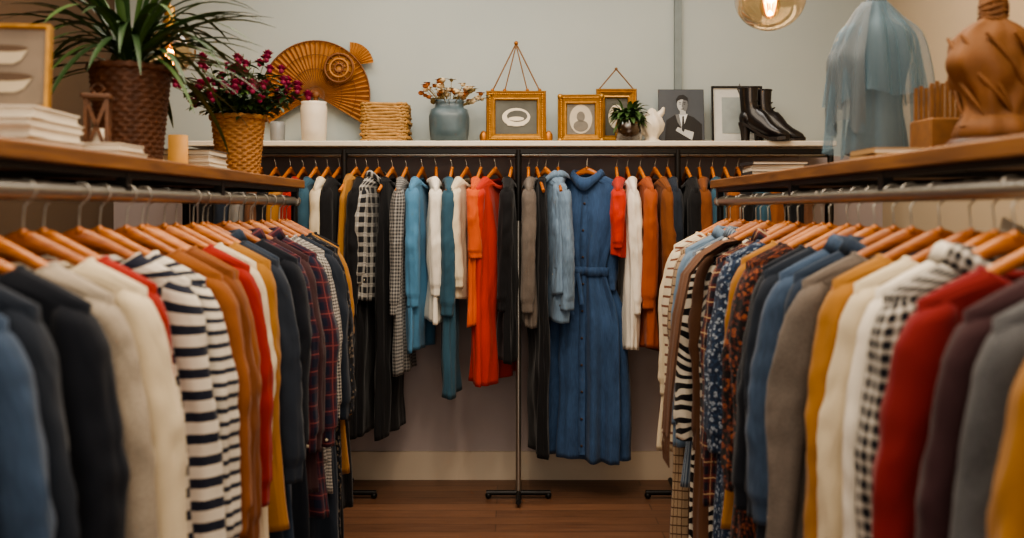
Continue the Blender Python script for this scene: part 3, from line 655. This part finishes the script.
def boot(name, loc, yaw):
    g = MB(); n = 28
    secs = [(-.045, .225, .046, .036, 0), (-.045, .20, .045, .035, 0), (-.044, .165, .042, .032, .05), (-.04, .135, .044, .031, .2), (-.028, .108, .052, .032, .5), (-.005, .088, .056, .034, .85),
            (.03, .066, .05, .037, 1.1), (.065, .045, .038, .041, 1.3), (.098, .033, .029, .042, 1.45), (.125, .027, .022, .036, 1.5), (.147, .023, .014, .022, 1.57), (.155, .021, .004, .006, 1.57)]
    rows = []
    for cx, cz, a_, b_, ti in secs:
        rows.append([Vector((cx+a_*math.cos(2*pi*j/n)*math.cos(ti), b_*math.sin(2*pi*j/n), cz+a_*math.cos(2*pi*j/n)*math.sin(ti))) for j in range(n)])
    g.grid(rows, 0)
    cx, cz, a_, b_, ti = secs[0]
    g.grid([rows[0], [Vector((cx+(p.x-cx)*.9, p.y*.9, p.z)) for p in rows[0]], [Vector((cx+(p.x-cx)*.85, p.y*.85, p.z-.06)) for p in rows[0]]], 1)
    g.ball((-.052, 0, .10), .04, 0, 16, (1.0, .85, 1.1))
    hr = []
    for z, s_ in ((0, .7), (.005, .72), (.04, .78), (.075, 1.05)): hr.append([Vector((-.06-.004*(z/.08)+.028*s_*math.cos(2*pi*j/16), .028*s_*math.sin(2*pi*j/16), z)) for j in range(16)])
    g.grid(hr, 1); g.poly(list(reversed(hr[0])), 1); g.poly(hr[-1], 1)
    so = []
    for x, z, w in ((-.088, .07, .02), (-.06, .068, .03), (-.02, .05, .028), (.03, .016, .034), (.07, .002, .042), (.11, .001, .042), (.145, .004, .028), (.16, .008, .006)):
        so.append([Vector((x, -w, z+.014)), Vector((x, -w, z)), Vector((x, w, z)), Vector((x, w, z+.014))])
    g.grid(so, 1, True, False)
    for i in range(5):
        z = .10+.022*i; x = .016-.012*i; g.tube([(x+.012, -.02, z), (x+.024, 0, z+.006), (x+.012, .02, z)], .0025, 2, 6)
    g.tube([(-.045+.047*math.cos(2*pi*j/24), .037*math.sin(2*pi*j/24), .224) for j in range(25)], .003, 1, 6)
    g.tube([(-.088, 0, .2), (-.1, 0, .225), (-.09, 0, .245), (-.083, 0, .225)], .003, 1, 6)
    g.build(name, [mat('black_leather', '#131012', .28, 0, .1, 30, .1, coat=.3), mat('heel_black', '#1c1512', .4), mat('lace', '#2a2422', .7)], loc, (0, 0, yaw)).scale = (.98, 1.05, 1.14)
boot('ankle_boot', (1.16, 4.25, LT), -.6); boot('ankle_boot', (1.25, 4.335, LT), -.35)

def torso(g, m, sc_=1., fold=0., seed=0, n=64, prof=None, asym=0, noiseamp=0, nz=16, hem=0):
    rows = []
    for i, (wx, wy, z) in enumerate(prof):
        t = i/(len(prof)-1); row = []
        for j in range(n):
            a = 2*pi*j/n; f = 1+fold*(.25+t)*(.6*math.sin(9*a+seed+t*1.5)+.4*math.sin(15*a+seed*2-t*2))
            nn = 1+noiseamp*noise.noise(Vector((math.cos(a)*2.2+seed, math.sin(a)*2.2, z*nz)))
            row.append(Vector((wx*math.cos(a)*f*nn*sc_+asym*t, wy*math.sin(a)*f*nn*sc_, z+hem*t**3*(math.sin(2*a+seed)+.5*math.sin(5*a)))))
        rows.append(row)
    g.grid(rows, m); return rows
def interp(pr, k=5):
    out = []
    for i in range(len(pr)-1):
        p0 = pr[max(0, i-1)]; p1 = pr[i]; p2 = pr[i+1]; p3 = pr[min(len(pr)-1, i+2)]
        for q in range(k):
            t = q/k; out.append(tuple(.5*(2*p1[c]+(p2[c]-p0[c])*t+(2*p0[c]-5*p1[c]+4*p2[c]-p3[c])*t*t+(3*p1[c]-p0[c]-3*p2[c]+p3[c])*t**3) for c in range(3)))
    out.append(pr[-1]); return out
M_form = mat('linen_bust', '#5c605f', .85, 0, .1, 90, .2)
def sheer(name, col, a0, a1):
    k = NT(name); k.b.inputs['Base Color'].default_value = lin(col); k.b.inputs['Roughness'].default_value = .5
    lw = k.n('ShaderNodeLayerWeight'); lw.inputs[0].default_value = .4
    mr = k.n('ShaderNodeMapRange'); mr.inputs[3].default_value = a0; mr.inputs[4].default_value = a1; k.l(lw.outputs['Facing'], mr.inputs[0]); k.l(mr.outputs[0], k.b.inputs['Alpha'])
    return k.m
M_sheer = sheer('sheer_blue_fabric', '#7391a2', .2, .9); M_sheer2 = sheer('sheer_gray_fabric', '#6c767c', .5, .95)
g = MB()
torso(g, 0, prof=interp([(.012, .012, .455), (.024, .024, .44), (.026, .026, .41), (.036, .032, .385), (.08, .045, .355), (.092, .055, .32), (.082, .06, .26), (.066, .05, .17), (.075, .056, .1), (.082, .06, .04), (.07, .05, .03)]))
g.lathe([(.07, 0), (.072, .01), (.05, .02), (.015, .03), (.015, .05)], m=2)
torso(g, 1, fold=.16, seed=2, n=120, hem=.012, prof=interp([(.02, .02, .45), (.034, .03, .415), (.066, .044, .38), (.094, .062, .34), (.106, .074, .26), (.114, .082, .16), (.126, .09, .03)]))
torso(g, 1, fold=.2, seed=5, n=120, hem=.02, asym=.012, prof=interp([(.03, .028, .43), (.06, .046, .392), (.098, .066, .35), (.112, .08, .27), (.12, .088, .17)]))
rows = []
for i in range(22):
    t = i/21; row = []
    for j in range(26):
        a = pi*.72+pi*.62*j/25; rx = .035+.085*min(1, t*2.2)**.8+.012*math.sin(j*1.1+t*2)*t; row.append(Vector((rx*math.cos(a)-.004, rx*.74*math.sin(a)-.004, .43-.33*t-.02*math.sin(j*.6)*t)))
    rows.append(row)
g.grid(rows, 3, close=False)
g.tube([(0, 0, .43), (0, 0, .49), (.012, 0, .51), (.02, 0, .53), (.01, 0, .55), (-.008, 0, .545)], .003, 4, 8)
g.build('dress_form_with_sheer_cape', [M_form, M_sheer, M_shelf, M_sheer2, M_chrome], (.955, 2.36, TOP))
M_kraft = mat('brown_draped_leather', '#7a5230', .62, 0, .4, 14, .4, spec=.3)
g = MB()
torso(g, 0, fold=.015, seed=1, n=110, noiseamp=.25, nz=13, prof=interp([(.004, .004, .345), (.022, .022, .335), (.027, .027, .31), (.026, .025, .285), (.055, .038, .268), (.083, .052, .245), (.09, .06, .205), (.086, .06, .16), (.072, .052, .12), (.062, .05, .09), (.068, .054, .06)], 8))
for q in range(11):
    pts = [((.091-.03*t)*math.cos(q*.6+(1.4+.3*(q % 3))*t), (.065-.015*t)*math.sin(q*.6+(1.4+.3*(q % 3))*t), .245-.17*t) for t in [i/14 for i in range(15)]]
    g.tube(pts, lambda t: .0055*math.sin(pi*min(1, .1+t*.9))+.0015, 0, 8)
for q in range(5): g.tube([(.027*math.cos(a_*pi/10), .027*math.sin(a_*pi/10), .275+.01*q+.004*math.sin(a_*.7+q)) for a_ in range(21)], .003, 0, 6)
g.lathe([(.07, .035), (.076, .045), (.07, .062), (.06, .08), (.02, .085)], m=0, n=48, fn=lambda r, z, a, t: (r*(1+.05*math.sin(8*a)), 0))
g.lathe([(.085, 0), (.09, .008), (.09, .028), (.08, .036), (.001, .036)], m=1, n=48)
g.build('draped_bust_sculpture', [M_kraft, wood('plinth_wood', '#3a2418', '#5e3c26')], (1.0, 1.87, TOP))
g = MB(); g.box((0, 0, .05), (.08, .11, .1), 0, bev=.004)
for i in range(6):
    for j in (-.045, .045): g.box((-.03+.012*i, j*.9, .10), (.008, .006, .16+.01*(i % 2)), 0)
g.build('slatted_magazine_box', [mat('slat_brown', '#7f5730', .6, 0, .3, 40)], (1.0, 2.12, TOP))
g = MB()
for a in (-.022, .022):
    for b2 in (-.022, .022): g.box((a, b2, .07), (.007, .007, .14), 0)
g.box((0, 0, .006), (.06, .06, .012), 0, bev=.002); g.box((0, 0, .141), (.062, .062, .01), 0, bev=.002)
g.box((0, -.022, .075), (.008, .004, .14), 0, Matrix.Rotation(.35, 3, 'Y')); g.box((0, -.022, .075), (.008, .004, .14), 0, Matrix.Rotation(-.35, 3, 'Y'))
g.lathe([(.014, .012), (.014, .07), (.001, .07)], m=1, n=20); g.tube([(0, 0, .145), (-.015, 0, .16), (0, 0, .175), (.015, 0, .16), (0, 0, .145)], .002, 0, 6)
g.build('wooden_lantern', [wood('lantern_wood', '#4a2f1c', '#70482a'), M_cer], (-.93, 2.02, TOP), (0, 0, .3))
g = MB(); g.lathe([(.026, 0), (.027, .004), (.027, .10), (.024, .10), (.023, .075), (.001, .075)], n=28, m=0); g.tube([(0, 0, .075), (0, 0, .087)], .001, 1, 5)
g.ball((0, 0, .093), .004, 2, 8, (1, 1, 1.8))
g.build('amber_candle', [mat('amber_wax', '#d79a4e', .5, emit=.35), M_black, mat('flame', '#ffb455', emit=12)], (-.95, 2.56, TOP))

FIL = mat('filament', '#ffae52', emit=22)
def pendant(name, loc, r):
    g = MB(); prof = []
    for i in range(25):
        a = -pi/2+(pi*.93)*i/24; prof.append((max(.002, r*math.cos(a)), r*math.sin(a)*.92))
    g.lathe(prof, m=0, n=48, cap=False)
    zt = prof[-1][1]; g.lathe([(.03, zt-.006), (.032, zt+.01), (.022, zt+.03), (.02, zt+.08), (.004, zt+.09)], m=1, n=24)
    g.tube([(0, 0, zt+.08), (0, 0, H-loc[2])], .0028, 1, 6); g.lathe([(.05, H-loc[2]-.025), (.05, H-loc[2])], m=1, n=24)
    g.tube([(0, 0, zt), (0, 0, zt-.07)], .014, 1, 12)
    zb = zt-.015
    bp = [(.012, zb-.05), (.016, zb-.065), (.03, zb-.09), (.034, zb-.115), (.028, zb-.14), (.012, zb-.155), (.001, zb-.158)]
    g.lathe(bp, m=3, n=24, cap=False)
    for q in range(6):
        a = q*pi/3; g.tube([(.006*math.cos(a), .006*math.sin(a), zb-.06), (.020*math.cos(a), .020*math.sin(a), zb-.10), (.010*math.cos(a), .010*math.sin(a), zb-.145)], .0011, 2, 5)
    ob = g.build(name, [M_amber, M_gold, FIL, M_glass], loc)
    ld = bpy.data.lights.new('bulb_glow', 'POINT'); ld.energy = 7; ld.color = (1, .72, .42); ld.shadow_soft_size = .012
    lo = bpy.data.objects.new('bulb_glow', ld); sc.collection.objects.link(lo); lo.parent = ob
pendant('pendant_lamp', (.86, 3.0, 2.055), .116)
pendant('pendant_lamp', (-1.35, 3.55, 1.98), .10)

# ------------------------------------------------------------ light
def area(name, loc, rot, sx, sy, e, col):
    l = bpy.data.lights.new(name, 'AREA'); l.shape = 'RECTANGLE'; l.size = sx; l.size_y = sy; l.energy = e; l.color = col
    o = bpy.data.objects.new(name, l); o.location = loc; o.rotation_euler = rot; sc.collection.objects.link(o)
area('ceiling_light', (0, 2.3, H-.03), (0, 0, 0), 2.2, 1.8, 54, (1, .86, .69))
area('ceiling_light', (0, .3, H-.03), (0, 0, 0), 2.4, 1.6, 36, (1, .86, .69))
area('ceiling_light', (0, 3.7, H-.03), (0, 0, 0), 2.8, .4, 24, (1, .93, .84))
area('front_fill_light', (0, YF+.05, 1.5), (math.radians(90), 0, 0), 3, 2.2, 56, (1, .93, .83))  # added fill behind the camera, the front wall has no window
def spot(loc, tgt, e, col, ang=70):  # unseen spots added as fill for the right wall, racks and ledge
    l = bpy.data.lights.new('fill_spot', 'SPOT'); l.energy = e; l.color = col; l.spot_size = math.radians(ang); l.spot_blend = .8; l.shadow_soft_size = .1
    o = bpy.data.objects.new('fill_spot', l); o.location = loc; o.rotation_euler = (Vector(tgt)-Vector(loc)).to_track_quat('-Z', 'Y').to_euler(); sc.collection.objects.link(o)
spot((.9, 2.6, 2.85), (1.86, 3.2, 2.0), 32, (1, .82, .6)); spot((-.5, 1.4, 2.85), (-.75, 2.0, 1.1), 40, (1, .8, .57)); spot((.5, 1.3, 2.85), (.75, 1.8, 1.1), 40, (1, .8, .57))
spot((-.4, 3.0, 2.85), (-.7, 4.5, 1.9), 18, (1, .9, .75), 80); spot((0, 2.4, 2.85), (.1, 4.1, .9), 42, (1, .86, .68), 60)
w = bpy.data.worlds.new('world'); sc.world = w; w.use_nodes = True; w.node_tree.nodes['Background'].inputs[0].default_value = (.5, .55, .6, 1); w.node_tree.nodes['Background'].inputs[1].default_value = .3

# ------------------------------------------------------------ camera
cd = bpy.data.cameras.new('camera'); cam = bpy.data.objects.new('camera', cd); sc.collection.objects.link(cam)
cam.location = (0, 0, 1.35); cam.rotation_euler = (math.radians(90), 0, 0)
cd.sensor_width = 36; cd.lens = 900/1024*36; cd.shift_y = -59/1024; cd.clip_start = .05
cd.dof.use_dof = True; cd.dof.focus_distance = 3.8; cd.dof.aperture_fstop = 2.2
sc.camera = cam
